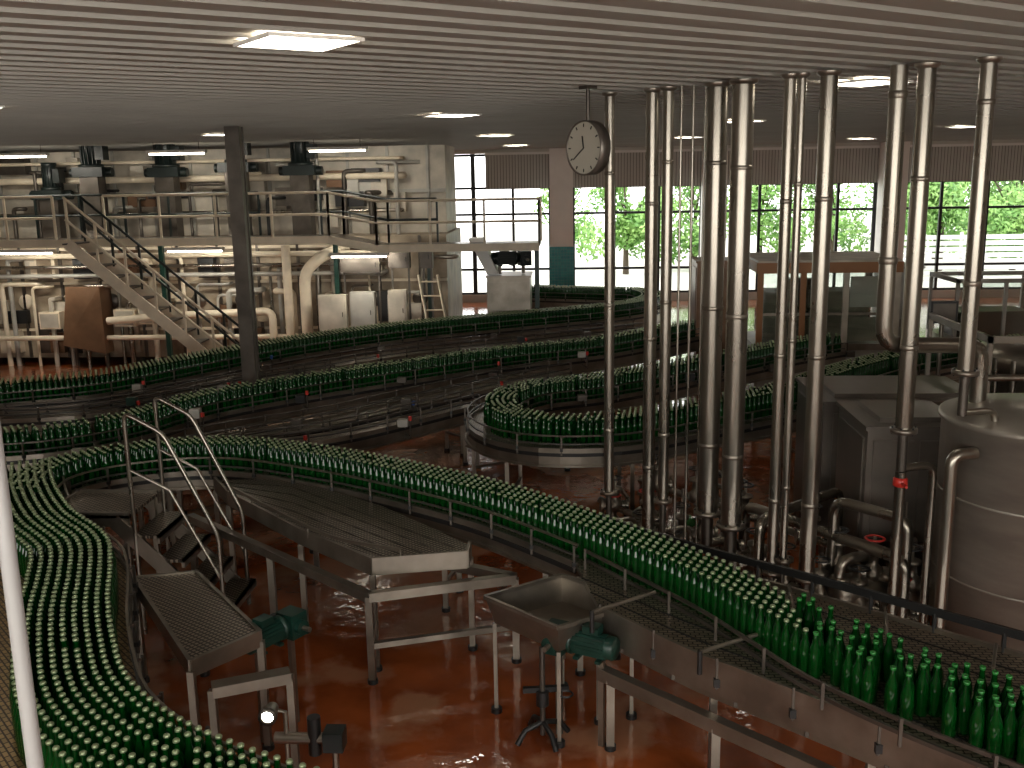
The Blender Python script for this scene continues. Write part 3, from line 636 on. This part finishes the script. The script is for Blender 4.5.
for z,r in ((3.5,.05),(4.3,.08),(4.7,.04)): b.tube([(-13.9,23.65,3.0),(-13.9,23.65,z),(-4,23.65,z),(-4,24,z)],r,random.choice([PIPE,CREAM]),10,bend=.15)
b.done('bottle_washing_machine')
for (u,v,s) in ((90,155,2.6),(165,155,2.8),(235,150,2.3),(300,153,2.6),(50,178,2.0)):
    x,z=Y(u,v,23.2); b=MB(); r=.085*s; 
    b.lathe((x,23.2,z),[(0,.35),(r,.35),(r,.28),(r*.9,.25),(r*.9,-.2),(r*1.3,-.22),(r*1.3,-.28),(r*.8,-.3)],MOTK,20)
    for k in range(14):
        a=2*math.pi*k/14; b.beam((x+math.cos(a)*r*.95,23.2+math.sin(a)*r*.95,z-.2),(x+math.cos(a)*r*.95,23.2+math.sin(a)*r*.95,z+.25),.01,.04,MOTK)
    b.box(x+r*.8,x+r*1.7,23.05,23.35,z-.12,z+.2,MOTK); b.box(x-.36,x+.36,22.95,23.45,z-.5,z-.28,MOTK); b.box(x-.22,x+.22,23.0,23.4,2.95,z-.5,DSTEEL)
    b.cyl((x-.5,23.2,z-.4),(x+.5,23.2,z-.4),.1,MOTK,14)
    b.done('agitator_motor')
cab(-1.9,-.95,22,23,.15,2.05,STEEL,'bottle_discharge_cabinet',False)
motor(-1.5,22.4,2.45,.3,1.6,m=MOTK,post=.35)
b=MB(); b.add([(-2.3,22.1,2.9),(-2.0,22.1,2.9),(-2.0,22.7,2.9),(-2.3,22.7,2.9),(-1.9,22.1,2.12),(-1.65,22.1,2.12),(-1.65,22.7,2.12),(-1.9,22.7,2.12)],[(0,3,2,1),(4,5,6,7),(0,1,5,4),(1,2,6,5),(2,3,7,6),(3,0,4,7)],WHITE); b.done('discharge_chute')
for (u0,v0,u1,v1,m) in ((318,295,348,333,PALE),(350,292,376,332,GREYBEI),(388,250,410,268,DSTEEL),(420,245,433,268,DSTEEL),(340,257,380,272,DSTEEL),(388,290,408,330,PALE)):
    x0,z1=Y(u0,v0,22.0);x1,z0=Y(u1,v1,22.0); b=MB(); b.box(x0,x1,21.95,22.15,z0,z1,m); b.box(x0+.04,x1-.04,21.93,21.95,z0+.04,z1-.04,m); b.cyl((x1-.08,21.9,(z0+z1)/2-.05),(x1-.08,21.9,(z0+z1)/2+.05),.01,BLACK,6)
    for x in (x0+.05,x1-.05): b.box(x-.02,x+.02,22.1,22.14,0,z0,DSTEEL)
    b.done('switch_box')
# gallery + railings
b=MB(); GY0,GY1=20.9,22.3
b.box(-14.2,-5.1,GY0,GY1,2.98,3.03,GRATE); b.box(-14.2,-5.1,GY0-.03,GY0,2.92,3.08,CREAM)
b.box(-4.1,-.7,GY0,GY1,2.78,2.83,GRATE); b.box(-4.1,-.7,GY0-.03,GY0,2.72,2.88,CREAM)
b.beam((-5.1,(GY0+GY1)/2,3.0),(-4.1,(GY0+GY1)/2,2.8),GY1-GY0,.05,GRATE); b.beam((-5.1,GY0-.015,3.0),(-4.1,GY0-.015,2.8),.03,.16,CREAM)
def railing(pts,step=1.1,hs=(.5,.95),m=CREAM):
    for h in hs: b.tube([(x,y,z+h) for x,y,z in pts],.028,m,8)
    for i in range(len(pts)-1):
        p=Vector(pts[i]);q=Vector(pts[i+1]); n=max(1,round((q-p).length/step))
        for k in range(n+1):
            c=p.lerp(q,k/n); b.box(c.x-.022,c.x+.022,c.y-.022,c.y+.022,c.z,c.z+hs[-1],m)
railing([(-14.2,GY0,3.03),(-11.0,GY0,3.03)]); railing([(-9.9,GY0,3.03),(-5.1,GY0,3.03),(-4.1,GY0,2.83),(-.7,GY0,2.83)]); railing([(-.7,GY0,2.83),(-.7,GY1,2.83)])
railing([(-14.2,GY1,3.03),(-7,GY1,3.03)],m=MOTK); railing([(-5.6,GY1,3.03),(-5.1,GY1,3.03),(-4.1,GY1,2.83),(-3,GY1,2.83)],m=MOTK)
for x in (-13.5,-9.3,-5.3,-3.2,-.8): b.box(x-.05,x+.05,GY1-.1,GY1,0,2.98 if x<-5 else 2.78,MOTG)
b.done('service_gallery')
b=MB(); sx0,sz0,sx1,sz1=-10.35,3.03,-6.85,0.0
for yy in (20.1,20.8): b.beam((sx0,yy,sz0),(sx1,yy,sz1),.04,.24,CREAM)
n=13
for k in range(0,n): t=k/n; b.box(sx0+(sx1-sx0)*t-.13,sx0+(sx1-sx0)*t+.13,20.12,20.78,sz0+(sz1-sz0)*t-.02,sz0+(sz1-sz0)*t+.01,DSTEEL)
for yy,m in ((20.1,CREAM),(20.8,MOTK)):
    for h in (.5,.95): b.tube([(sx0,yy,sz0+h),(sx1,yy,sz1+h)],.028,m,8)
    for k in range(7): t=k/6*.98+.01; x=sx0+(sx1-sx0)*t;z=sz0+(sz1-sz0)*t; b.box(x-.022,x+.022,yy-.022,yy+.022,z,z+.95,m)
b.done('metal_staircase')
b=MB(); xa,za=Y(418,275,21.8);xb,zb_=Y(436,325,21.6)
for dx in (0,.42): b.tube([(xa+dx,21.85,za),(xb+dx,21.5,0)],.03,CREAM,8)
for k in range(7): t=(k+.5)/7.; x=xa+(xb-xa)*t; b.cyl((x,21.85-.35*t,za*(1-t)),(x+.42,21.85-.35*t,za*(1-t)),.02,CREAM,8)
b.done('ladder')
# ---------------- lights
w=bpy.data.worlds.new('World'); sc.world=w; w.use_nodes=True; bg=w.node_tree.nodes['Background']; bg.inputs[0].default_value=(1,.99,.97,1); bg.inputs[1].default_value=4.2
def area(name,loc,rot,sx,sy,e,col=(1,1,1),portal=False):
    l=bpy.data.lights.new(name,'AREA'); l.shape='RECTANGLE'; l.size=sx;l.size_y=sy;l.energy=e;l.color=col
    if portal: l.cycles.is_portal=True
    o=bpy.data.objects.new(name,l); sc.collection.objects.link(o); o.location=loc; o.rotation_euler=rot; return o
area('window_portal',(5.2,YF+.3,2.5),(-math.pi/2,0,0),22.4,5,1,portal=True)
area('window_daylight',(.5,YB-.3,3.6),(math.pi/2,0,0),17,2.7,430,(1,.92,.80))  # added warm fill from behind the camera, lifts ceiling and foreground
# tube lights added to brighten the washer gallery and the space below its deck
for (x,y,z) in ((-12,21.6,4.85),(-8.5,21.6,4.85),(-5,21.6,4.85),(-12,21.4,2.78),(-8.2,21.4,2.78),(-4.6,21.4,2.62)):
    up=z>4
    b=MB(); b.box(x-.65,x+.65,y-.07,y+.07,z,z+.06,WHITE); b.cyl((x-.6,y,z-.02),(x+.6,y,z-.02),.02,LIGHTM,8)
    for dx in (-.5,.5): b.cyl((x+dx,y,z+.06),(x+dx,y,TOP if up else z+.16),.008,DSTEEL,6)
    b.done('fluorescent_light')
    area('fluorescent_lamp',(x,y,z-.06),(math.radians(25),0,0),1.2,.1,36 if up else 26,(1,.93,.80))
cam=bpy.data.cameras.new('Camera'); cam.sensor_width=36; cam.lens=F/1024*36; cam.clip_end=300
co=bpy.data.objects.new('Camera',cam); sc.collection.objects.link(co); M=R.to_4x4(); M.translation=Vector((0,0,E)); co.matrix_world=M; sc.camera=co
